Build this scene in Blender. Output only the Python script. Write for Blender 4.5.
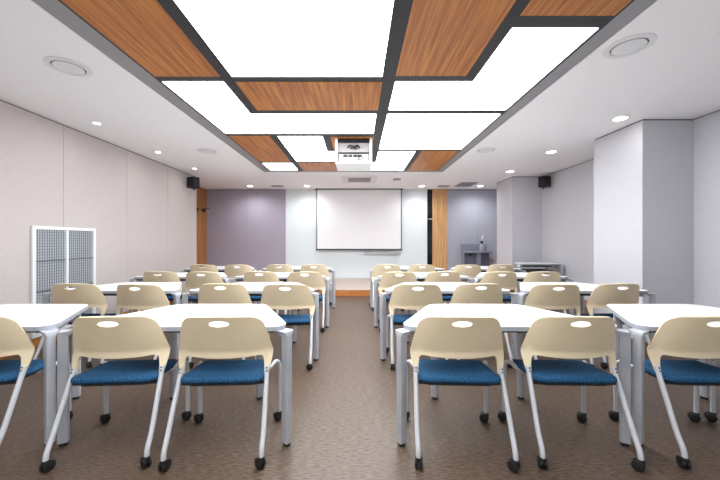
import bpy, bmesh, math, random
from mathutils import Vector, Matrix

random.seed(7)
scene = bpy.context.scene
for o in list(bpy.data.objects):
    bpy.data.objects.remove(o)
COL = scene.collection

# ------------------------------------------------------------------ camera
# x to the right, y into the room, z up; the camera stands at x = 0, y = 0
cam_data = bpy.data.cameras.new('camera')
cam_data.lens = 16.0
cam_data.sensor_width = 36.0
cam_data.shift_x = 3.0 / 720
cam_data.shift_y = 0.5 / 720
cam_data.clip_start = 0.05
camera = bpy.data.objects.new('camera', cam_data)
camera.location = (0, 0, 1.28)
camera.rotation_euler = (math.pi / 2, 0, 0)
COL.objects.link(camera)
scene.camera = camera

# ------------------------------------------------------------------ light
world = bpy.data.worlds.new('world')
scene.world = world
world.use_nodes = True
bg = world.node_tree.nodes['Background']
bg.inputs[0].default_value = (0.90, 0.96, 1.0, 1)
bg.inputs[1].default_value = 0.38
PANEL_POWER = 5.0
SPOT_POWER = 26.0
scene.view_settings.view_transform = 'Standard'
scene.view_settings.look = 'None'
scene.view_settings.exposure = 1.15
scene.view_settings.gamma = 1.0
scene.view_settings.use_curve_mapping = False


# ------------------------------------------------------------------ materials
def lin(c):
    c = c / 255.0
    return c / 12.92 if c <= 0.04045 else ((c + 0.055) / 1.055) ** 2.4


def rgb(r, g, b):
    return (lin(r), lin(g), lin(b), 1)


def base_mat(name, col, rough=0.5, metal=0.0, spec=0.5):
    m = bpy.data.materials.new(name)
    m.use_nodes = True
    p = m.node_tree.nodes['Principled BSDF']
    p.inputs['Base Color'].default_value = col
    p.inputs['Roughness'].default_value = rough
    p.inputs['Metallic'].default_value = metal
    p.inputs['Specular IOR Level'].default_value = spec
    return m


def noisy(m, col_a, col_b, scale, detail=3, stretch=(1, 1, 1), bump=0.0, lo=0.3, hi=0.7):
    nt = m.node_tree
    p = nt.nodes['Principled BSDF']
    tc = nt.nodes.new('ShaderNodeTexCoord')
    mp = nt.nodes.new('ShaderNodeMapping')
    mp.inputs['Scale'].default_value = stretch
    nz = nt.nodes.new('ShaderNodeTexNoise')
    nz.inputs['Scale'].default_value = scale
    nz.inputs['Detail'].default_value = detail
    rp = nt.nodes.new('ShaderNodeValToRGB')
    rp.color_ramp.elements[0].position = lo
    rp.color_ramp.elements[1].position = hi
    rp.color_ramp.elements[0].color = col_a
    rp.color_ramp.elements[1].color = col_b
    nt.links.new(tc.outputs['Object'], mp.inputs[0])
    nt.links.new(mp.outputs[0], nz.inputs['Vector'])
    nt.links.new(nz.outputs['Fac'], rp.inputs[0])
    nt.links.new(rp.outputs[0], p.inputs['Base Color'])
    if bump:
        bp = nt.nodes.new('ShaderNodeBump')
        bp.inputs['Strength'].default_value = bump
        bp.inputs['Distance'].default_value = 0.004
        nt.links.new(nz.outputs['Fac'], bp.inputs['Height'])
        nt.links.new(bp.outputs[0], p.inputs['Normal'])
    return m


def wood_mat(name, dark, mid, light, stretch, rough=0.45):
    m = base_mat(name, mid, rough)
    nt = m.node_tree
    p = nt.nodes['Principled BSDF']
    tc = nt.nodes.new('ShaderNodeTexCoord')
    mp = nt.nodes.new('ShaderNodeMapping')
    mp.inputs['Scale'].default_value = stretch
    nz = nt.nodes.new('ShaderNodeTexNoise')
    nz.inputs['Scale'].default_value = 1.0
    nz.inputs['Detail'].default_value = 6
    nz.inputs['Roughness'].default_value = 0.65
    nz.inputs['Distortion'].default_value = 0.3
    rp = nt.nodes.new('ShaderNodeValToRGB')
    e = rp.color_ramp.elements
    e[0].position, e[0].color = 0.28, dark
    e[1].position, e[1].color = 0.72, light
    k = rp.color_ramp.elements.new(0.5)
    k.color = mid
    nt.links.new(tc.outputs['Object'], mp.inputs[0])
    nt.links.new(mp.outputs[0], nz.inputs['Vector'])
    nt.links.new(nz.outputs['Fac'], rp.inputs[0])
    nt.links.new(rp.outputs[0], p.inputs['Base Color'])
    return m


def fabric_wall(name, a, b):
    m = base_mat(name, a, 0.85, spec=0.2)
    nt = m.node_tree
    p = nt.nodes['Principled BSDF']
    tc = nt.nodes.new('ShaderNodeTexCoord')
    outs = []
    for st in ((14, 14, 420), (420, 420, 14)):          # woven threads, both directions
        mp = nt.nodes.new('ShaderNodeMapping')
        mp.inputs['Scale'].default_value = st
        nz = nt.nodes.new('ShaderNodeTexNoise')
        nz.inputs['Scale'].default_value = 1.0
        nz.inputs['Detail'].default_value = 2
        nt.links.new(tc.outputs['Object'], mp.inputs[0])
        nt.links.new(mp.outputs[0], nz.inputs['Vector'])
        outs.append(nz.outputs['Fac'])
    ad = nt.nodes.new('ShaderNodeMath')
    ad.operation = 'ADD'
    nt.links.new(outs[0], ad.inputs[0])
    nt.links.new(outs[1], ad.inputs[1])
    rp = nt.nodes.new('ShaderNodeMapRange')
    rp.inputs['From Min'].default_value = 0.5
    rp.inputs['From Max'].default_value = 1.5
    mx = nt.nodes.new('ShaderNodeMix')
    mx.data_type = 'RGBA'
    mx.inputs['A'].default_value = a
    mx.inputs['B'].default_value = b
    nt.links.new(ad.outputs[0], rp.inputs['Value'])
    nt.links.new(rp.outputs[0], mx.inputs['Factor'])
    nt.links.new(mx.outputs['Result'], p.inputs['Base Color'])
    bp = nt.nodes.new('ShaderNodeBump')
    bp.inputs['Strength'].default_value = 0.25
    bp.inputs['Distance'].default_value = 0.002
    nt.links.new(ad.outputs[0], bp.inputs['Height'])
    nt.links.new(bp.outputs[0], p.inputs['Normal'])
    return m


def emit_mat(name, col, power):
    m = bpy.data.materials.new(name)
    m.use_nodes = True
    nt = m.node_tree
    nt.nodes.remove(nt.nodes['Principled BSDF'])
    e = nt.nodes.new('ShaderNodeEmission')
    e.inputs[0].default_value = col
    e.inputs[1].default_value = power
    nt.links.new(e.outputs[0], nt.nodes['Material Output'].inputs[0])
    return m


M = {}
M['ceiling'] = noisy(base_mat('ceiling_paint', rgb(232, 228, 230), 0.9, spec=0.1), rgb(243, 240, 241), rgb(246, 243, 244), 40, bump=0.03)
M['wall'] = fabric_wall('wall_fabric', rgb(188, 178, 175), rgb(208, 199, 196))
M['wall_cool'] = fabric_wall('cool_wall_fabric', rgb(190, 187, 193), rgb(212, 210, 215))
M['wall_back_cool'] = fabric_wall('blue_grey_wall_fabric', rgb(158, 159, 171), rgb(184, 185, 196))
M['wall_back'] = fabric_wall('mauve_wall_fabric', rgb(158, 151, 164), rgb(180, 173, 187))
M['groove'] = base_mat('seam_shadow_gap', rgb(70, 66, 66), 0.9)
M['floor'] = noisy(base_mat('woven_vinyl_floor', rgb(126, 102, 88), 0.42, spec=0.5), rgb(53, 39, 30), rgb(107, 87, 72), 1.0, 7, (24, 120, 1), 0.35, 0.31, 0.69)
M['stage_top'] = noisy(base_mat('stage_vinyl', rgb(190, 170, 160), 0.5), rgb(180, 160, 150), rgb(200, 180, 170), 1.0, 5, (8, 40, 1), 0.2)
M['stage_wood'] = wood_mat('stage_edge_wood', rgb(150, 88, 38), rgb(184, 115, 55), rgb(205, 138, 74), (2.0, 30, 30))
M['ceiling_wood'] = wood_mat('ceiling_wood', rgb(130, 72, 24), rgb(182, 110, 44), rgb(216, 148, 72), (26, 1.1, 26))
M['panel_wood'] = wood_mat('upright_wood', rgb(168, 118, 70), rgb(206, 158, 108), rgb(224, 186, 138), (26, 26, 0.8))
M['corner_wood'] = wood_mat('corner_wood', rgb(136, 86, 44), rgb(168, 112, 64), rgb(190, 134, 82), (26, 26, 0.8))
M['black_trim'] = base_mat('black_ceiling_trim', rgb(36, 36, 40), 0.55)
M['grey_trim'] = base_mat('grey_ceiling_border', rgb(150, 148, 150), 0.55, 0.2)
M['light'] = emit_mat('lit_ceiling_panel', (0.95, 1.0, 1.03, 1), PANEL_POWER)
M['bulb'] = emit_mat('downlight_bulb', (1, 0.97, 0.94, 1), 9)
M['white_plastic'] = base_mat('white_plastic', rgb(225, 223, 224), 0.4)
M['white_paint'] = base_mat('white_enamel', rgb(238, 238, 240), 0.35)
M['vent_grey'] = base_mat('vent_grey', rgb(158, 150, 150), 0.6)
M['dark_gap'] = base_mat('dark_gap', rgb(22, 22, 25), 0.8)
M['laminate'] = base_mat('white_laminate', rgb(240, 240, 241), 0.28, spec=0.45)
M['edge'] = base_mat('shaded_laminate_edge', rgb(160, 162, 170), 0.4)  # white tabletop's edge, its shading put into a greyer colour
M['steel'] = noisy(base_mat('silver_coated_steel', rgb(190, 193, 200), 0.38, 0.35), rgb(182, 185, 193), rgb(202, 204, 210), 6)
M['chair_steel'] = base_mat('pale_grey_tube', rgb(204, 205, 209), 0.35, 0.2)
M['shell'] = noisy(base_mat('beige_plastic', rgb(214, 198, 164), 0.42, spec=0.4), rgb(228, 208, 174), rgb(234, 215, 183), 8)
M['black'] = base_mat('black_rubber', rgb(24, 24, 26), 0.45)
M['seat_under'] = base_mat('dark_seat_pan', rgb(40, 42, 48), 0.6)
M['board'] = base_mat('glass_whiteboard', rgb(226, 233, 236), 0.12, spec=0.6)
M['screen'] = noisy(base_mat('matte_screen', rgb(240, 238, 240), 0.9, spec=0.1), rgb(238, 236, 238), rgb(243, 241, 243), 30)
M['screen_edge'] = base_mat('dark_screen_edge', rgb(68, 70, 76), 0.6)
M['alu'] = base_mat('brushed_aluminium', rgb(182, 182, 182), 0.35, 0.6)
M['black_glass'] = base_mat('black_glass', rgb(14, 15, 18), 0.12)
M['speaker'] = base_mat('speaker_black', rgb(26, 26, 30), 0.7)
M['speaker_mesh'] = noisy(base_mat('speaker_mesh', rgb(18, 19, 21), 0.85), rgb(12, 12, 14), rgb(34, 35, 38), 300)
M['stand_grey'] = base_mat('grey_painted_metal', rgb(142, 144, 158), 0.4, 0.3)
M['stand_dark'] = base_mat('dark_grey_panel', rgb(106, 108, 124), 0.5, 0.2)
M['filter'] = base_mat('grey_filter_backing', rgb(190, 194, 200), 0.8)
M['wire'] = base_mat('dark_wire', rgb(112, 115, 122), 0.5, 0.3)
M['clear'] = base_mat('clear_plastic', rgb(200, 208, 216), 0.15)
M['clear'].node_tree.nodes['Principled BSDF'].inputs['Transmission Weight'].default_value = 0.6
M['pinkish'] = base_mat('pale_pink_paint', rgb(200, 182, 180), 0.6)
M['crate'] = base_mat('charcoal_plastic', rgb(42, 40, 46), 0.6)
M['brown_board'] = wood_mat('dark_brown_board', rgb(78, 56, 48), rgb(100, 74, 64), rgb(120, 92, 80), (3, 20, 20))
# seat fabric: blue with tiny pale flecks
mm = base_mat('blue_seat_fabric', rgb(30, 74, 112), 0.85, spec=0.2)
noisy(mm, rgb(14, 52, 88), rgb(54, 104, 142), 160, 3, bump=0.4, lo=0.35, hi=0.72)
M['seat'] = mm


# ------------------------------------------------------------------ mesh helpers
def mark(o, label=None, cat=None, group=None, kind=None):
    if label: o['label'] = label
    if cat: o['category'] = cat
    if group: o['group'] = group
    if kind: o['kind'] = kind
    return o


def empty(name, loc=(0, 0, 0), rz=0.0):
    o = bpy.data.objects.new(name, None)
    o.empty_display_size = 0.1
    o.location = loc
    o.rotation_euler = (0, 0, rz)
    COL.objects.link(o)
    return o


def link(name, bm, mats, parent=None, smooth=False, angle=40, loc=None):
    bmesh.ops.recalc_face_normals(bm, faces=bm.faces)
    me = bpy.data.meshes.new(name)
    bm.to_mesh(me)
    bm.free()
    if not isinstance(mats, (list, tuple)):
        mats = [mats]
    for m in mats:
        me.materials.append(m)
    if smooth:
        for p in me.polygons:
            p.use_smooth = True
        me.set_sharp_from_angle(angle=math.radians(angle))
    o = bpy.data.objects.new(name, me)
    COL.objects.link(o)
    if loc is not None:
        o.location = loc
    if parent is not None:
        o.parent = parent
    return o


def box(bm, x0, x1, y0, y1, z0, z1, mi=0, bev=0.0):
    vs = [bm.verts.new((x, y, z)) for z in (z0, z1) for y in (y0, y1) for x in (x0, x1)]
    fs = []
    for q in ((0, 1, 3, 2), (4, 6, 7, 5), (0, 4, 5, 1), (2, 3, 7, 6), (0, 2, 6, 4), (1, 5, 7, 3)):
        f = bm.faces.new([vs[i] for i in q])
        f.material_index = mi
        fs.append(f)
    if bev > 0:
        es = list({e for f in fs for e in f.edges})
        bmesh.ops.bevel(bm, geom=es, offset=bev, segments=2, affect='EDGES', profile=0.6)
    return bm


def bx(*a, **k):
    return box(bmesh.new(), *a, **k)


def prism(bm, pts, z0, z1, mi=0, side=None):
    lo = [bm.verts.new((x, y, z0)) for x, y in pts]
    hi = [bm.verts.new((x, y, z1)) for x, y in pts]
    n = len(pts)
    bm.faces.new(list(reversed(lo))).material_index = mi
    bm.faces.new(hi).material_index = mi
    for i in range(n):
        f = bm.faces.new((lo[i], lo[(i + 1) % n], hi[(i + 1) % n], hi[i]))
        f.material_index = mi if side is None else side
    return bm


def loft(bm, rings, cap=True, mi=0, closed=False):
    rv = [[bm.verts.new(p) for p in r] for r in rings]
    n = len(rv[0])
    pairs = list(zip(rv, rv[1:])) + ([(rv[-1], rv[0])] if closed else [])
    for a, b in pairs:
        for i in range(n):
            j = (i + 1) % n
            bm.faces.new((a[i], a[j], b[j], b[i])).material_index = mi
    if cap and not closed:
        bm.faces.new(list(reversed(rv[0]))).material_index = mi
        bm.faces.new(rv[-1]).material_index = mi
    return bm


def smooth_path(pts, sub=6):
    P = [Vector(p) for p in pts]
    P = [P[0] * 2 - P[1]] + P + [P[-1] * 2 - P[-2]]
    out = []
    for i in range(1, len(P) - 2):
        a, b, c, d = P[i - 1], P[i], P[i + 1], P[i + 2]
        for k in range(sub):
            t = k / sub
            out.append(0.5 * ((2 * b) + (c - a) * t + (2 * a - 5 * b + 4 * c - d) * t * t + (3 * b - a - 3 * c + d) * t ** 3))
    out.append(P[-2])
    return out


def tube(bm, pts, r, n=10, mi=0, sub=0):
    P = smooth_path(pts, sub) if sub else [Vector(p) for p in pts]
    rings = []
    up = None
    for i, p in enumerate(P):
        t = (P[min(i + 1, len(P) - 1)] - P[max(i - 1, 0)]).normalized()
        if up is None:
            up = Vector((0, 0, 1)) if abs(t.z) < 0.9 else Vector((0, 1, 0))
        s = t.cross(up).normalized()
        up = s.cross(t).normalized()
        rr = r[i] if isinstance(r, (list, tuple)) else r
        rings.append([p + rr * (math.cos(a) * s + math.sin(a) * up) for a in [2 * math.pi * k / n for k in range(n)]])
    return loft(bm, rings, True, mi)


def lathe(bm, prof, c=(0, 0, 0), n=24, mi=0, flip=False):
    rings = [[(c[0] + r * math.cos(2 * math.pi * k / n), c[1] + r * math.sin(2 * math.pi * k / n), c[2] + z) for k in range(n)] for r, z in prof]
    return loft(bm, rings, True, mi)


def round_poly(pts, rads, seg=6):
    out = []
    n = len(pts)
    for i in range(n):
        p = Vector(pts[i]); a = Vector(pts[i - 1]); b = Vector(pts[(i + 1) % n])
        u = (a - p).normalized(); v = (b - p).normalized()
        r = rads[i]
        ang = u.angle(v)
        d = r / math.tan(ang / 2)
        c = p + (u + v).normalized() * (r / math.sin(ang / 2))
        s = p + u * d - c
        e = p + v * d - c
        tot = s.angle_signed(e)
        for k in range(seg + 1):
            t = tot * k / seg
            ca, sa = math.cos(-t), math.sin(-t)
            out.append((c.x + s.x * ca - s.y * sa, c.y + s.x * sa + s.y * ca))
    return out


def dup(root, loc, rz):
    r = root.copy(); COL.objects.link(r)
    r.location = loc; r.rotation_euler = (0, 0, rz)
    for ch in list(root.children):
        c = ch.copy(); COL.objects.link(c); c.parent = r
        for g in list(ch.children):
            d = g.copy(); COL.objects.link(d); d.parent = c
    return r


# ------------------------------------------------------------------ the setting
CZ = 2.81            # ceiling
YB = 9.58            # back wall
YF = -0.9            # the room goes on behind the camera
XL, XR, XN = -3.86, 4.42, 4.235
Y_STAGE, H_STAGE = 7.37, 0.145


def struct(name, bm, mats, **k):
    o = link(name, bm, mats, **k)
    o['kind'] = 'structure'
    return o


struct('floor', bx(-4.7, 4.7, YF, YB + .1, -0.1, 0), M['floor'])

# ceiling: one slab with a rectangular opening for the light field
OX0, OX1, OY0, OY1 = -2.08, 1.92, -0.45, 7.17
bm = bmesh.new()
box(bm, -4.7, OX0, YF, YB + .1, CZ, CZ + .12)
box(bm, OX1, 4.7, YF, YB + .1, CZ, CZ + .12)
box(bm, OX0, OX1, OY1, YB + .1, CZ, CZ + .12)
box(bm, OX0, OX1, YF, OY0, CZ, CZ + .12)
struct('ceiling', bm, M['ceiling'])

# fabric wall panels with thin shadow gaps
bm = bmesh.new()
cuts = [YF, 0.73, 1.89, 3.05, 4.21, 5.37, 6.53, 7.70]
for a, b in zip(cuts, cuts[1:]):
    box(bm, XL - .02, XL, a + .0025, b - .0025, 0, CZ - .016, 0)
box(bm, XL - .10, XL - .018, YF, 7.70, 0, CZ, 1)
box(bm, -4.52, XL - .10, 7.60, 7.70, 0, CZ, 0)
struct('wall_left', bm, [M['wall'], M['groove']])
struct('baseboard_left', bx(XL, XL + .015, YF, 7.36, 0.0, 0.10, bev=.003), M['stage_wood'])
struct('wall_left_corner', bx(-4.62, -4.50, 7.70, YB, 0, CZ), M['corner_wood'])

bm = bmesh.new()
for a, b in ((-4.50, -3.30), (-3.30, -2.13)):
    box(bm, a + .002, b - .002, YB, YB + .02, 0, CZ - .02, 0)
box(bm, -4.6, 4.7, YB + .018, YB + .1, 0, CZ, 1)
box(bm, 2.69, 3.62, YB, YB + .02, 0, CZ - .02, 2)
box(bm, 3.624, 4.5, YB, YB + .02, 0, CZ - .02, 2)
struct('wall_back', bm, [M['wall_back'], M['groove'], M['wall_back_cool']])
struct('trim_1', bx(2.25, 2.69, YB - .03, YB + .02, H_STAGE, CZ), M['panel_wood'])
bm = bmesh.new()
box(bm, 2.10, 2.25, YB - .012, YB + .02, H_STAGE, CZ)
struct('trim_2', bm, M['black_glass'])

bm = bmesh.new()
cuts = [4.86, 5.8, 6.87, 8.0, YB]
for a, b in zip(cuts, cuts[1:]):
    box(bm, XR, XR + .02, a + .002, b - .002, 0, CZ - .016, 0)
box(bm, XR + .018, XR + .1, 4.8, YB, 0, CZ, 1)
cuts = [YF, 1.9, 2.95, 4.03]
for a, b in zip(cuts, cuts[1:]):
    box(bm, XN, XN + .02, a + .002, b - .002, 0, CZ - .014, 0)
box(bm, XN + .018, XN + .1, YF, 4.03, 0, CZ, 1)
struct('wall_right', bm, [M['wall_cool'], M['groove']])
for nm, x0, y0, y1 in (('wall_column_near', 3.595, 4.03, 4.86), ('wall_column_far', 3.71, 7.65, 8.49)):
    bm = bmesh.new()
    box(bm, x0, XR + .1, y0, y1, 0, CZ - .016, 0, bev=.003)
    box(bm, x0 + .012, XR + .1, y0 + .012, y1 - .012, CZ - .03, CZ, 1)
    struct(nm, bm, [M['wall_cool'], M['groove']])
bm = bmesh.new()
box(bm, XR - .015, XR, 4.86, 7.36, 0, .135, bev=.003)
struct('baseboard_right', bm, M['stage_wood'])

bm = bmesh.new()
box(bm, -4.5, XR, Y_STAGE + .02, YB, 0, H_STAGE, 0)
box(bm, -3.85, XR - .02, Y_STAGE, Y_STAGE + .021, 0, H_STAGE - .012, 1)
box(bm, -3.85, XR - .02, Y_STAGE - .004, Y_STAGE + .021, H_STAGE - .012, H_STAGE + .001, 0)
struct('floor_stage', bm, [M['stage_top'], M['stage_wood']])

# ------------------------------------------------------------------ ceiling field
IX0, IX1, IY0, IY1 = -1.91, 1.775, -0.30, 7.05
A0, A1, B0, B1, C0, C1 = -1.279, -1.177, .245, .36, 1.015, 1.11
ZT = CZ
bm = bmesh.new()                                      # grey border strip round the field
for r in ((OX0, IX0, OY0, OY1), (IX1, OX1, OY0, OY1), (IX0, IX1, IY1, OY1), (IX0, IX1, OY0, IY0)):
    box(bm, r[0], r[1], r[2], r[3], CZ + .006, CZ + .12)
struct('trim_3', bm, M['grey_trim'])

wood_cells, light_cells = [], []
T = .022                                              # thin black line along the border
L0, R0 = IX0 + T, IX1 - T
rows = dict(r1=(2.99, 3.075), r2=(3.766, 3.864), r3=(4.606, 4.685), r4=(5.39, 5.47), r5=(6.235, 6.30))
EY = IY1 - T


def cell(kind, polys, label):
    (wood_cells if kind == 'w' else light_cells).append((polys, label))


# polygons in plan, counter-clockwise
def R(x0, x1, y0, y1):
    return [(x0, y0), (x1, y0), (x1, y1), (x0, y1)]


cell('w', R(L0, A0, IY0 + T, 2.99), 'long brown wood ceiling panel at the near left, beside the largest light')
cell('l', R(A1, B0, IY0 + T, 3.00), 'largest square white light panel in the ceiling, nearest the camera')
cell('w', R(B1, C0, IY0 + T, 2.98), 'long brown wood ceiling panel right of the largest light')
cell('w', R(C1, R0, IY0 + T, 2.18), 'brown wood ceiling panel at the near right corner of the light field')
cell('l', [(L0, 3.075), (A0, 3.075), (A0, 3.864), (B0, 3.864), (B0, 4.606), (L0, 4.606)], 'L-shaped white light panel on the left side of the ceiling field')
cell('w', R(A1, B0, 3.09, 3.766), 'wide brown wood ceiling panel in the middle behind the largest light')
cell('l', [(C1, 2.304), (R0, 2.304), (R0, 3.77), (B1, 3.77), (B1, 3.075), (C1, 3.075)], 'L-shaped white light panel on the right side of the ceiling field')
cell('l', R(B1, R0, 3.864, 5.39), 'wide white light panel on the right behind the L-shaped one')
cell('w', R(L0, A0, 4.685, 6.235), 'brown wood ceiling panel at the far left of the light field')
cell('l', R(A1, -.50, 4.685, 6.235), 'square white light panel left of the projector box')
cell('w', R(-.392, B0, 4.73, 5.36), 'brown wood ceiling panel around the projector box')
cell('l', R(L0, A0, 6.30, EY), 'small white light panel at the far left corner of the ceiling field')
cell('w', R(A1, -.22, 6.30, EY), 'short brown wood ceiling panel behind the projector box')
cell('l', [(B1, 5.47), (C0, 5.47), (C0, EY), (-.14, EY), (-.14, 6.235), (B1, 6.235)], 'white light panel at the far end, right of the projector box')
cell('w', R(C1, R0, 5.47, EY), 'brown wood ceiling panel at the far right corner of the light field')
cell('l', R(-.50, B0, 5.47, 6.235), 'white light panel directly above the projector box')


def centred(pts):
    cx = (min(p[0] for p in pts) + max(p[0] for p in pts)) / 2
    cy = (min(p[1] for p in pts) + max(p[1] for p in pts)) / 2
    return cx, cy, [(p[0] - cx, p[1] - cy) for p in pts]


for pts, lab in wood_cells:
    cx, cy, q = centred(pts)
    o = link('ceiling_wood_panel', prism(bmesh.new(), q, 0, .02), M['ceiling_wood'], loc=(cx, cy, CZ + .001))
    mark(o, lab, 'ceiling panel', 'wood panels in the ceiling')
def inset(pts):
    # the frame overlaps the lit panels a little, more so at the far end of the field
    out = []
    n = len(pts)
    for i in range(n):
        (ax, ay), (px, py), (bx_, by_) = pts[i - 1], pts[i], pts[(i + 1) % n]
        dx = dy = 0
        d = min(.05, .0012 * py * py)
        for (ux, uy), (vx, vy) in (((ax, ay), (px, py)), ((px, py), (bx_, by_))):
            if abs(ux - vx) < 1e-6:
                dx = -.010 if vy > uy else .010
            else:
                dy = d if vx > ux else -d
        out.append((px + dx, py + dy))
    return out


for pts, lab in light_cells:
    cx, cy, q = centred(inset(pts))
    o = link('ceiling_light_panel', prism(bmesh.new(), q, 0, .02), M['light'], loc=(cx, cy, CZ + .001))
    mark(o, lab, 'ceiling light', 'lit panels in the ceiling')
# black backing that shows as the lines between the panels
struct('trim_4', bx(IX0, IX1, IY0, IY1, CZ + .0035, CZ + .12), M['black_trim'])

# ------------------------------------------------------------------ ceiling fittings
SPOTS = [(-3.39, 4.17, .04, 'small recessed downlight, nearest of the row along the left wall'),
         (-3.44, 5.53, .04, 'small recessed downlight, second of the row along the left wall'),
         (-3.45, 6.80, .04, 'small recessed downlight beside the black speaker on the left'),
         (-3.00, 8.98, .075, 'recessed downlight over the mauve wall left of the whiteboard'),
         (-1.41, 8.98, .075, 'recessed downlight over the left end of the whiteboard'),
         (1.81, 8.98, .075, 'recessed downlight over the right end of the whiteboard'),
         (3.46, 8.98, .075, 'recessed downlight over the grey metal stand'),
         (3.30, 4.01, .075, 'recessed downlight beside the near wall column on the right'),
         (3.354, 5.53, .075, 'recessed downlight, middle of the three along the right wall'),
         (3.40, 7.10, .075, 'recessed downlight beside the far wall column on the right')]
spot_mesh = {}
for x, y, r, lab in SPOTS:
    t = empty('downlight', (x, y, CZ))
    mark(t, lab, 'downlight', 'recessed downlights in the ceiling')
    if r not in spot_mesh:
        bm = bmesh.new()
        n = 24
        prof = [(r, 0), (r * 1.25, 0), (r * 1.25, -.004), (r, -.006)]
        rings = [[(a * math.cos(2 * math.pi * k / n), a * math.sin(2 * math.pi * k / n), z) for k in range(n)] for a, z in prof]
        loft(bm, rings, closed=True)
        a = link('trim_ring', bm, M['white_plastic'], t, smooth=True)
        b = link('bulb', lathe(bmesh.new(), [(r, -.001), (r * .9, -.004), (r * .3, -.005)]), M['bulb'], t, smooth=True)
        spot_mesh[r] = (a, b)
    else:
        for s in spot_mesh[r]:
            c = s.copy(); COL.objects.link(c); c.parent = t
    ld = bpy.data.lights.new('downlight_beam', 'SPOT')
    ld.energy = SPOT_POWER * (1.6 if y > 8.5 else .13)
    ld.spot_size = math.radians(165)
    ld.spot_blend = 1.0
    ld.shadow_soft_size = r
    ld.color = (.96, .98, 1.0)
    lo = bpy.data.objects.new('downlight_beam', ld)
    COL.objects.link(lo)
    lo.parent = t
    lo.location = (0, 0, -.012)

proto = None
for x, y, lab in ((-2.54, 2.82, 'large round ceiling diffuser at the near left'), (2.14, 2.52, 'large round ceiling diffuser at the near right'),
                  (-2.56, 5.47, 'round ceiling diffuser at the far left, near the second downlight'), (2.18, 5.41, 'round ceiling diffuser at the far right, beside the light field')):
    if proto is None:
        proto = t = empty('ceiling_diffuser', (x, y, CZ))
        n = 40
        bm = bmesh.new()
        prof = [(.118, 0.001), (.165, 0.001), (.163, -.006), (.134, -.012), (.120, -.009)]
        loft(bm, [[(a * math.cos(2 * math.pi * k / n), a * math.sin(2 * math.pi * k / n), z) for k in range(n)] for a, z in prof], closed=True)
        link('rim', bm, M['white_plastic'], t, smooth=True)
        link('gap_ring', lathe(bmesh.new(), [(.122, 0), (.122, -.004), (.08, -.004)], n=n), M['dark_gap'], t, smooth=True)
        link('disc', lathe(bmesh.new(), [(.108, -.003), (.111, -.011), (.098, -.016), (.04, -.019)], n=n), M['white_plastic'], t, smooth=True, angle=60)
    else:
        t = dup(proto, (x, y, CZ), 0)
    mark(t, lab, 'ceiling diffuser', 'round ceiling diffusers')

# air vent of the cassette kind, square, over the screen
t = empty('ceiling_vent', (.06, 8.0, CZ))
mark(t, 'rectangular white framed air vent in the ceiling behind the projector box', 'air vent')
bm = bmesh.new()
for r in ((-.43, .43, -.44, -.30), (-.43, .43, .30, .44), (-.43, -.28, -.30, .30), (.28, .43, -.30, .30)):
    box(bm, r[0], r[1], r[2], r[3], -.018, .0, bev=.004)
link('frame', bm, M['white_plastic'], t)
link('backing', bx(-.28, .28, -.30, .30, -.002, .0), M['dark_gap'], t)
bm = bmesh.new()
for k in range(12):
    y = -.285 + k * .05
    box(bm, -.28, .28, y, y + .034, -.013, -.003)
link('grille', bm, M['vent_grey'], t)
o = link('smoke_detector', lathe(bmesh.new(), [(.10, 0), (.10, -.018), (.06, -.03)], n=24), M['vent_grey'], smooth=True, loc=(.995, 7.96, CZ))
mark(o, 'small round grey detector on the ceiling right of the air vent', 'smoke detector')
t = empty('ceiling_grille', (2.97, 8.72, CZ))
mark(t, 'flat mauve rectangular grille in the ceiling before the right back wall', 'air vent')
link('frame', bx(-.23, .23, -.33, .33, -.01, 0, bev=.003), M['vent_grey'], t)
bm = bmesh.new()
for k in range(11):
    box(bm, -.19, .19, -.28 + k * .052, -.26 + k * .052, -.015, -.009)
link('slats', bm, M['stand_grey'], t)
for x, lab in ((2.43, 'thin pale slot vent in the ceiling over the upright wood panel'), (-2.23, 'thin pale slot vent in the ceiling between the two left back downlights')):
    t = empty('slot_vent', (x, 8.98, CZ))
    mark(t, lab, 'air vent', 'slot vents near the back wall')
    link('frame', bx(-.16, .16, -.12, .12, -.008, 0, bev=.003), M['vent_grey'], t)
    link('slot', bx(-.13, .13, -.04, .04, -.011, -.007), M['stand_grey'], t)

# ------------------------------------------------------------------ projector in its lift box
t = empty('projector_lift', (-.05, 4.80, CZ))
mark(t, 'white open-fronted lift box hanging from the ceiling around the projector', 'projector lift')
W, D, H = .275, .55, .37
link('side_panel', bx(-W, -W + .035, 0, D, -H, .02, bev=.003), M['white_paint'], t)
link('side_panel', bx(W - .035, W, 0, D, -H, .02, bev=.003), M['white_paint'], t)
link('bottom_panel', bx(-W + .003, W - .003, -.003, D, -H - .002, -H + .02, bev=.003), M['white_paint'], t)
link('back_panel', bx(-W + .035, W - .035, D - .02, D, -H + .02, .0), M['vent_grey'], t)
link('top_slot', bx(-W + .036, W - .036, .005, D - .02, -.045, -.005), M['dark_gap'], t)
bm = bmesh.new()
box(bm, -W + .037, W - .037, .05, .08, -.19, -.05)
link('cross_plate', bm, M['vent_grey'], t)
bm = bmesh.new()
tube(bm, [(-.09, .03, -.12), (-.05, .01, -.10), (0, .0, -.13), (.05, .01, -.10), (.09, .03, -.13)], .012, 8, sub=5)
tube(bm, [(-.04, .03, -.14), (0, 0, -.11), (.04, .03, -.145)], .011, 8, sub=5)
link('cable_bundle', bm, M['black'], t, smooth=True)
t = empty('projector', (-.05, 5.02, CZ - .37 + .021))
mark(t, 'white projector with dark ports lying inside the ceiling lift box', 'projector')
link('body', bx(-.225, .225, -.16, .16, .01, .135, bev=.012), M['white_plastic'], t)
bm = bmesh.new()
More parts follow.
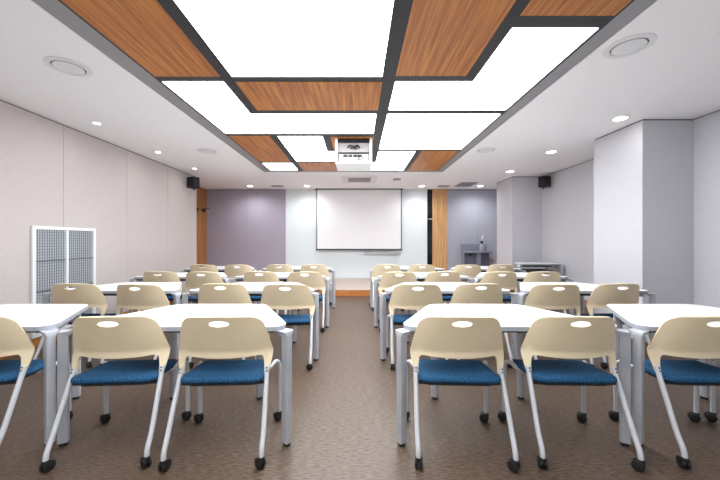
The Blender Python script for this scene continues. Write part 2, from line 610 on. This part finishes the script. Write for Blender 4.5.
for x0, x1 in ((-.16, -.09), (-.082, -.02), (-.012, .05), (.058, .13)):
    box(bm, x0, x1, -.166, -.158, .082, .125)
link('port', bm, M['black'], t)
for x in (-.15, .15):
    for y in (-.12, .12):
        link('foot', bx(x - .012, x + .012, y - .012, y + .012, 0, .011), M['black'], t)
bm = bmesh.new()
tube(bm, [(.05, -.165, .10), (.09, -.19, .08), (.06, -.19, .04), (.12, -.185, .05), (.15, -.17, .09)], .006, 8, sub=5)
link('cable', bm, M['black'], t, smooth=True)
n = 20
bm = bmesh.new()
loft(bm, [[(.08 + r * math.cos(2 * math.pi * k / n), y, .07 + r * math.sin(2 * math.pi * k / n)) for k in range(n)] for r, y in ((.05, .158), (.05, .185), (.04, .19))])
link('lens', bm, M['black_glass'], t, smooth=True)

# ------------------------------------------------------------------ front wall fittings
t = empty('whiteboard', (-.015, YB - .004, H_STAGE))
mark(t, 'wide pale glass whiteboard covering the middle of the back wall', 'whiteboard')
bm = bmesh.new()
xs = [-2.115, 2.115]
for a, b in zip(xs, xs[1:]):
    box(bm, a + .001, b - .001, -.012, .002, .003, CZ - H_STAGE)
link('board', bm, M['board'], t)
tr = empty('marker_tray', (.75, YB - .017, .855))
mark(tr, 'thin aluminium marker tray on the whiteboard below the screen', 'tray')
link('shelf', bx(-.54, .54, -.06, 0, 0, .03, bev=.003), M['alu'], tr)
link('lip', bx(-.54, .54, -.066, -.058, 0, .055, bev=.002), M['alu'], tr)
for x, lab in ((.64, 'small white eraser lying on the marker tray below the screen'),):
    o = empty('eraser', (x, YB - .045, .885))
    mark(o, lab, 'eraser')
    link('grip', bx(-.07, .07, -.018, .018, .018, .04, bev=.004), M['white_plastic'], o)
    link('felt', bx(-.068, .068, -.017, .017, 0, .018), M['stand_dark'], o)

t = empty('projection_screen', (.06, YB - .13, 0))
mark(t, 'white pull-down projection screen with dark edges hanging before the whiteboard', 'projection screen')
link('fabric', bx(-1.235, 1.235, 0, .004, 1.03, CZ - .002), M['screen'], t)
link('side_edge', bx(-1.262, -1.235, -.001, .005, 1.03, CZ - .002), M['screen_edge'], t)
link('side_edge', bx(1.235, 1.262, -.001, .005, 1.03, CZ - .002), M['screen_edge'], t)
bm = bmesh.new()
box(bm, -1.275, 1.275, -.014, .018, .990, 1.035, bev=.006)
link('bottom_bar', bm, M['screen_edge'], t)
bm = bmesh.new()
box(bm, -1.30, 1.30, -.02, .06, CZ - .028, CZ, bev=.004)
link('top_slot', bm, M['screen_edge'], t)

o = empty('door_handle_bar', (2.19, YB - .013, 1.72 + .2))
mark(o, 'short pale catch on the black glass strip beside the whiteboard', 'catch')
link('plate', bx(-.05, .06, -.012, 0, -.02, .02, bev=.003), M['alu'], o)
link('lever', bx(-.045, .09, -.03, -.012, -.010, .010, bev=.004), M['alu'], o)

# speakers
for x, y, z, rz, side in ((-3.69, 7.22, 2.582, -.35, 'left'), (4.262, 7.28, 2.615, .35, 'right')):
    t = empty('wall_speaker', (x, y, z), rz)
    mark(t, 'small black box speaker high on the %s wall under the ceiling' % side, 'speaker', 'wall speakers')
    link('cabinet', bx(-.10, .10, -.08, .08, -.125, .125, bev=.012), M['speaker'], t)
    link('grille', bx(-.09, .09, -.092, -.079, -.114, .114, bev=.006), M['speaker_mesh'], t)
    link('badge', bx(-.02, .02, -.0945, -.091, -.112, -.102), M['alu'], t)
    s = -1 if side == 'left' else 1
    bm = bmesh.new()
    tube(bm, [(0, .07, -.02), (s * .04, .11, -.06), (s * .10, .10, -.15)], .014, 8, sub=4)
    link('bracket', bm, M['black'], t, smooth=True)

# bracket arm on the corner wood
t = empty('wall_hook_arm', (-4.50, 9.0, 2.14))
mark(t, 'dark wall arm with a small camera head on the corner wood panel', 'wall arm')
link('wall_plate', bx(0, .012, -.05, .05, -.06, .06, bev=.003), M['black'], t)
bm = bmesh.new()
tube(bm, [(.01, 0, .03), (.12, -.02, .02), (.26, -.02, .035), (.36, -.02, .04)], .010, 8, sub=4)
link('arm', bm, M['black'], t, smooth=True)
bm = bmesh.new()
lathe(bm, [(.02, -.05), (.05, -.03), (.055, 0), (.03, .03), (.012, .04)], (.20, -.02, -.01), 16)
link('head', bm, M['speaker'], t, smooth=True)

# grey stand at the right of the stage
t = empty('metal_stand', (3.45, 9.12, H_STAGE))
mark(t, 'grey metal stand with a curved top and raised back panel on the stage', 'stand')
pts = [(-.39, .30), (-.39, -.08)] + [(-.39 + .78 * k / 12, -.08 - .16 * math.sin(math.pi * k / 12)) for k in range(1, 12)] + [(.39, -.08), (.39, .30)]
link('top', prism(bmesh.new(), pts, .79, .83), M['stand_grey'], t)
link('back_panel', bx(-.40, .36, .28, .30, .83, 1.03, bev=.004), M['stand_grey'], t)
link('front_panel', bx(-.39, .36, .10, .13, .0, .79), M['stand_dark'], t)
link('pillar', bx(-.06, .06, -.06, .10, 0, .79, bev=.01), M['stand_grey'], t)
link('base', bx(-.32, .32, -.12, .30, 0, .02, bev=.004), M['stand_grey'], t)
link('side_panel', bx(-.40, -.385, -.02, .28, 0, .79), M['stand_grey'], t)
link('bolt', bx(-.22, -.17, .07, .10, .70, .77, bev=.004), M['black'], t)
t = empty('pump_bottle', (3.55, 9.10, H_STAGE + .831))
mark(t, 'clear pump bottle with a dark neck standing on the grey metal stand', 'bottle')
link('body', lathe(bmesh.new(), [(.06, 0), (.068, .02), (.068, .15), (.03, .21), (.026, .22)], n=20), M['clear'], t, smooth=True)
link('collar', lathe(bmesh.new(), [(.03, .215), (.036, .225), (.036, .29), (.02, .30)], n=20), M['black'], t, smooth=True)
bm = bmesh.new()
tube(bm, [(0, 0, .29), (0, 0, .42)], .016, 10)
tube(bm, [(.0, 0, .41), (0, -.04, .425), (0, -.11, .40)], .013, 10, sub=4)
link('pump', bm, M['white_plastic'], t, smooth=True)
t = empty('low_cabinet', (4.17, 9.28, H_STAGE))
mark(t, 'small pale pink low cabinet in the back corner right of the stand', 'cabinet')
link('body', bx(-.22, .22, -.22, .28, 0, .58, bev=.004), M['pinkish'], t)
link('top', bx(-.23, .23, -.23, .285, .58, .60, bev=.003), M['pinkish'], t)
link('door', bx(-.205, .205, -.232, -.219, .03, .56, bev=.003), M['pinkish'], t)

# wire grille on the left wall
t = empty('wall_grille', (XL + .004, 4.235, 0))
mark(t, 'white framed wire mesh grille with two panes on the left wall', 'wall grille')
y0, y1, z0, z1, f = -.458, .458, .12, 1.455, .04
bm = bmesh.new()
box(bm, 0, .028, y0, y0 + f, z0, z1, bev=.002)
box(bm, 0, .028, y1 - f, y1, z0, z1, bev=.002)
box(bm, 0, .028, y0 + f, y1 - f, z1 - f, z1, bev=.002)
box(bm, 0, .028, y0 + f, y1 - f, z0, z0 + f, bev=.002)
link('frame', bm, M['white_paint'], t)
link('mullion', bx(0, .026, -.016, .016, z0 + f, z1 - f), M['white_paint'], t)
link('backing', bx(0, .004, y0 + f, y1 - f, z0 + f, z1 - f), M['filter'], t)
for a, b in ((y0 + f, -.016), (.016, y1 - f)):
    bm = bmesh.new()
    n = 13
    for k in range(1, n):
        y = a + (b - a) * k / n
        box(bm, .010, .015, y - .0016, y + .0016, z0 + f, z1 - f)
    n = 36
    for k in range(1, n):
        z = z0 + f + (z1 - z0 - 2 * f) * k / n
        box(bm, .006, .011, a, b, z - .0018, z + .0018)
    link('wire_mesh', bm, M['wire'], t)
for z in (.66, 1.03):
    link('cross_rail', bx(.004, .018, y0 + f, y1 - f, z - .008, z + .008), M['wire'], t)

# ------------------------------------------------------------------ tables
TH = .742


def rr_profile(cx, cy, hx, hy, z, rot, r=.010, seg=3):
    q = round_poly([(-hx, -hy), (-hx, hy), (hx, hy), (hx, -hy)], [r] * 4, seg)
    c, s = math.cos(rot), math.sin(rot)
    return [(cx + x * c - y * s, cy + x * s + y * c, z) for x, y in q]


def make_table(hw=.725, hf=.365, dp=.72, TH=TH):
    t = empty('trapezoid_table')
    top = round_poly([(-hw, 0), (-hf, dp), (hf, dp), (hw, 0)], [.075, .12, .12, .075], 8)
    link('tabletop', prism(bmesh.new(), top, TH - .028, TH, 0, 1), [M['laminate'], M['edge']], t, smooth=True, angle=35)
    ln, lf, yf = hw - .025, hf - .015, dp - .12
    for x, y, rot in ((-ln, .012, .55), (ln, .012, -.55), (-lf, yf, -.5), (lf, yf, .5)):
        k = 1 if y < .1 else -1
        bm = bmesh.new()
        loft(bm, [rr_profile(x, y, .027, .024, z, rot) for z in (.02, TH - .062)] +
             [rr_profile(x - math.copysign(.012, x), y + .010 * k, .040, .034, TH - .042, rot),
              rr_profile(x - math.copysign(.02, x), y + .018 * k, .045, .040, TH - .0285, rot)])
        lg = link('leg', bm, M['steel'], t, smooth=True, angle=35)
        link('foot', lathe(bmesh.new(), [(.022, 0), (.024, .008), (.018, .021)], (x, y, 0), 14), M['black'], lg, smooth=True)
    z0, z1 = TH - .075, TH - .03
    for sx in (-1, 1):
        bm = bmesh.new()
        a, b = Vector((sx * (ln - .045), .06)), Vector((sx * (lf + .015), yf - .04))
        nrm = Vector((b.y - a.y, a.x - b.x)).normalized() * .012
        prism(bm, [a - nrm, b - nrm, b + nrm, a + nrm], z0, z1)
        link('side_rail', bm, M['steel'], t)
    link('rail', bx(.12 - ln, ln - .12, .135, .16, z0, z1), M['seat_under'], t)
    link('rail', bx(.03 - lf, lf - .03, yf - .02, yf + .005, z0, z1), M['seat_under'], t)
    return t


ROWS = [1.994, 3.413, 4.706, 6.04]
ROWN = ['nearest row', 'second row', 'third row', 'farthest row']
TXS = [(-2.625, 'by the left wall'), (-1.14, 'just left of the aisle'), (.98, 'just right of the aisle'), (2.465, 'by the right wall')]
table = make_table()
first = True
for y, rn in zip(ROWS, ROWN):
    for x, where in TXS:
        if first:
            o = table; o.location = (x, y, 0); first = False
        else:
            o = dup(table, (x, y, 0), 0)
        mark(o, 'white trapezoid table with silver legs in the %s, %s' % (rn, where), 'table', 'trapezoid tables in rows')
o = make_table(.475, .36, .50, .785)
o.location = (3.885, 6.76, 0)
mark(o, 'small spare white table pushed against the far wall column on the right', 'table')

# dark boxes stored under the spare table
t = empty('storage_crate', (3.88, 6.99, 0))
mark(t, 'dark storage crate with slatted front under the spare table', 'crate')
link('body', bx(-.28, .28, -.16, .18, .0, .62, bev=.008), M['crate'], t)
bm = bmesh.new()
for k in range(5):
    box(bm, -.26, .26, -.172, -.159, .05 + k * .11, .12 + k * .11, bev=.003)
link('slatted_front', bm, M['seat_under'], t)
link('lid', bx(-.29, .29, -.175, .19, .62, .645, bev=.006), M['crate'], t)


# ------------------------------------------------------------------ chairs
def make_chair():
    t = empty('wheeled_chair')
    # backrest shell: a bowed panel with two arms running down to the legs
    us = []
    n = 44
    for k in range(n + 1):
        s = -1 + 2 * k / n
        us.append(math.copysign(1 - (1 - abs(s)) ** 1.35, s))
    rowsn = 16

    def zbot(u):
        a = abs(u)
        if a <= .74: return .566 + .008 * (a / .74) ** 2
        if a >= .88: return .468
        q = (a - .74) / .14
        return .468 + .106 * (1 - q ** 3.0) ** (1 / 1.5)

    def ztop(u):
        a = abs(u)
        z = .838 - .018 * a * a
        if a > .76:
            q = (a - .76) / .24
            z -= .052 * (1 - math.sqrt(max(0, 1 - q * q)))
        return z

    def pos(u, z):
        if z < .595:
            w = .267 + .019 * math.sin((z - .468) / .127 * math.pi / 2)
            ye = -.040 + .043 * (z - .468) / .127
        else:
            k = (z - .595) / .235
            w = .286 - .057 * k ** 1.15
            ye = .003 - .081 * k
        bow = .066 * min(1, max(0, (z - .45) / .13))
        return Vector((u * w, ye - bow * (1 - abs(u) ** 2.3), z))

    bm = bmesh.new()
    grid = []
    for u in us:
        zb, zt = zbot(u), ztop(u)
        grid.append([bm.verts.new(pos(u, zb + (zt - zb) * j / rowsn)) for j in range(rowsn + 1)])
    for a, b in zip(grid, grid[1:]):
        for j in range(rowsn):
            bm.faces.new((a[j], b[j], b[j + 1], a[j + 1]))
    sh = link('backrest', bm, M['shell'], None, smooth=True, angle=50)
    bm2 = bmesh.new()
    n = 28
    loft(bm2, [[(.060 * math.cos(2 * math.pi * k / n), y, .790 + .0185 * math.sin(2 * math.pi * k / n)) for k in range(n)] for y in (-.4, .1)])
    cut = link('cutter', bm2, M['shell'])
    so = sh.modifiers.new('thick', 'SOLIDIFY'); so.thickness = .013; so.offset = 0
    bo = sh.modifiers.new('hole', 'BOOLEAN'); bo.object = cut; bo.operation = 'DIFFERENCE'; bo.solver = 'EXACT'
    dg = bpy.context.evaluated_depsgraph_get()
    me = bpy.data.meshes.new_from_object(sh.evaluated_get(dg))
    sh.modifiers.clear()
    sh.data = me
    me.materials.clear(); me.materials.append(M['shell'])
    for p in me.polygons:
        p.use_smooth = True; p.material_index = 0
    me.set_sharp_from_angle(angle=math.radians(50))
    bpy.data.objects.remove(cut)
    sh.parent = t
    # seat pad
    out = round_poly([(-.250, -.118), (-.232, .265), (.232, .265), (.250, -.118)], [.055, .07, .07, .055], 8)
    c = Vector((0, .07))

    def ring(k, z):
        r = []
        for x, y in out:
            p = c + (Vector((x, y)) - c) * k
            zz = z - .018 * max(0, (p.y - .14) / .13) ** 2 + .016 * max(0, (.02 - p.y) / .14) - .010 * (1 - min(1, abs(p.x) / .24) ** 2) * (1 if z > .43 else 0)
            r.append((p.x, p.y, zz))
        return r
    bm = bmesh.new()
    loft(bm, [ring(.95, .418), ring(.99, .424), ring(1.0, .435), ring(.985, .449), ring(.94, .458), ring(.8, .462), ring(.5, .463), ring(.15, .463)])
    link('seat', bm, M['seat'], t, smooth=True, angle=70)
    out2 = round_poly([(-.215, -.085), (-.21, .24), (.21, .24), (.215, -.085)], [.05] * 4, 5)
    link('seat_pan', prism(bmesh.new(), out2, .408, .420), M['seat_under'], t, smooth=True)
    bm = bmesh.new()
    tube(bm, [(-.262, -.066, .432), (-.24, -.06, .415), (0, -.055, .405), (.24, -.06, .415), (.262, -.066, .432)], .010, 8, sub=4)
    link('seat_bar', bm, M['seat_under'], t, smooth=True)
    for s in (-1, 1):
        bm = bmesh.new()
        tube(bm, [(s * .257, -.038, .508), (s * .259, -.050, .465), (s * .264, -.108, .33), (s * .268, -.170, .185), (s * .268, -.212, .105), (s * .268, -.222, .055)], [.012] + [.0145] * 25, 12, sub=5)
        rear = link('leg', bm, M['chair_steel'], t, smooth=True, angle=60)
        for z in (.481, .499):
            bb = bmesh.new()
            y = -.058 + (z - .481) * .3
            tube(bb, [(s * .259, y + .008, z), (s * .259, y - .003, z)], .0048, 8)
            link('bolt', bb, M['seat_under'], sh)
        bm = bmesh.new()
        tube(bm, [(s * .20, .10, .408), (s * .235, .17, .418), (s * .256, .220, .432), (s * .272, .25, .415), (s * .277, .258, .365), (s * .277, .262, .20), (s * .277, .263, .055)], .0145, 12, sub=5)
        front = link('leg', bm, M['chair_steel'], t, smooth=True, angle=60)
        for lg, x, y, rot in ((rear, s * .268, -.222, .5 * s + .3), (front, s * .277, .263, 1.1)):
            bm = bmesh.new()
            mtx = Matrix.Translation((x, y, 0)) @ Matrix.Rotation(rot, 4, 'Z')
            vs0 = set()
            for o in (-.012, .012):
                n = 14
                loft(bm, [[(o + dx, .012 + r * math.cos(2 * math.pi * k / n), .0305 + r * math.sin(2 * math.pi * k / n)) for k in range(n)] for dx, r in ((-.010, .022), (-.007, .030), (.007, .030), (.010, .022))])
            lathe(bm, [(.017, .046), (.019, .058), (.016, .066)], (0, 0, 0), 12)
            box(bm, -.004, .004, -.012, .022, .03, .056)
            bmesh.ops.transform(bm, matrix=mtx, verts=bm.verts)
            link('caster', bm, M['black'], lg, smooth=True)
    return t


chair = make_chair()
PLACE = ['outermost by the left wall', 'third left of the aisle', 'second left of the aisle', 'first left of the aisle',
         'first right of the aisle', 'second right of the aisle', 'third right of the aisle', 'outermost by the right wall']
XS = [[None, -2.32, -1.468, -.816, .622, 1.316, 2.112, 2.80],
      [-2.96, -2.25, -1.41, -.73, .622, 1.275, 2.055, 2.73],
      [-2.86, -2.215, -1.40, -.745, .602, 1.255, 2.055, 2.71],
      [-2.87, -2.21, -1.455, -.80, .562, 1.21, 2.05, 2.69]]
ROT = [[0, .05, .07, .05, -.04, -.03, -.03, .02], [.03, -.05, .02, 0, -.01, .03, -.04, .05], [.02, 0, -.03, .02, 0, .03, .04, -.03], [0, .04, 0, -.02, .03, 0, -.02, .02]]
first = True
for r in range(4):
    for k, x in enumerate(XS[r]):
        if x is None:
            continue
        legs = [tx + q for tx, _ in TXS for q in (-.70, .70)]
        back = .045 if r and min(abs(abs(x - q) - .275) for q in legs) < .085 else 0   # clear of a table leg
        loc = (x, ROWS[r] + .012 - back, 0)
        if first:
            o = chair; o.location = loc; o.rotation_euler = (0, 0, ROT[r][k]); first = False
        else:
            o = dup(chair, loc, ROT[r][k])
        mark(o, 'beige-backed chair with blue seat in the %s, %s' % (ROWN[r], PLACE[k]), 'chair', 'wheeled chairs behind the tables')
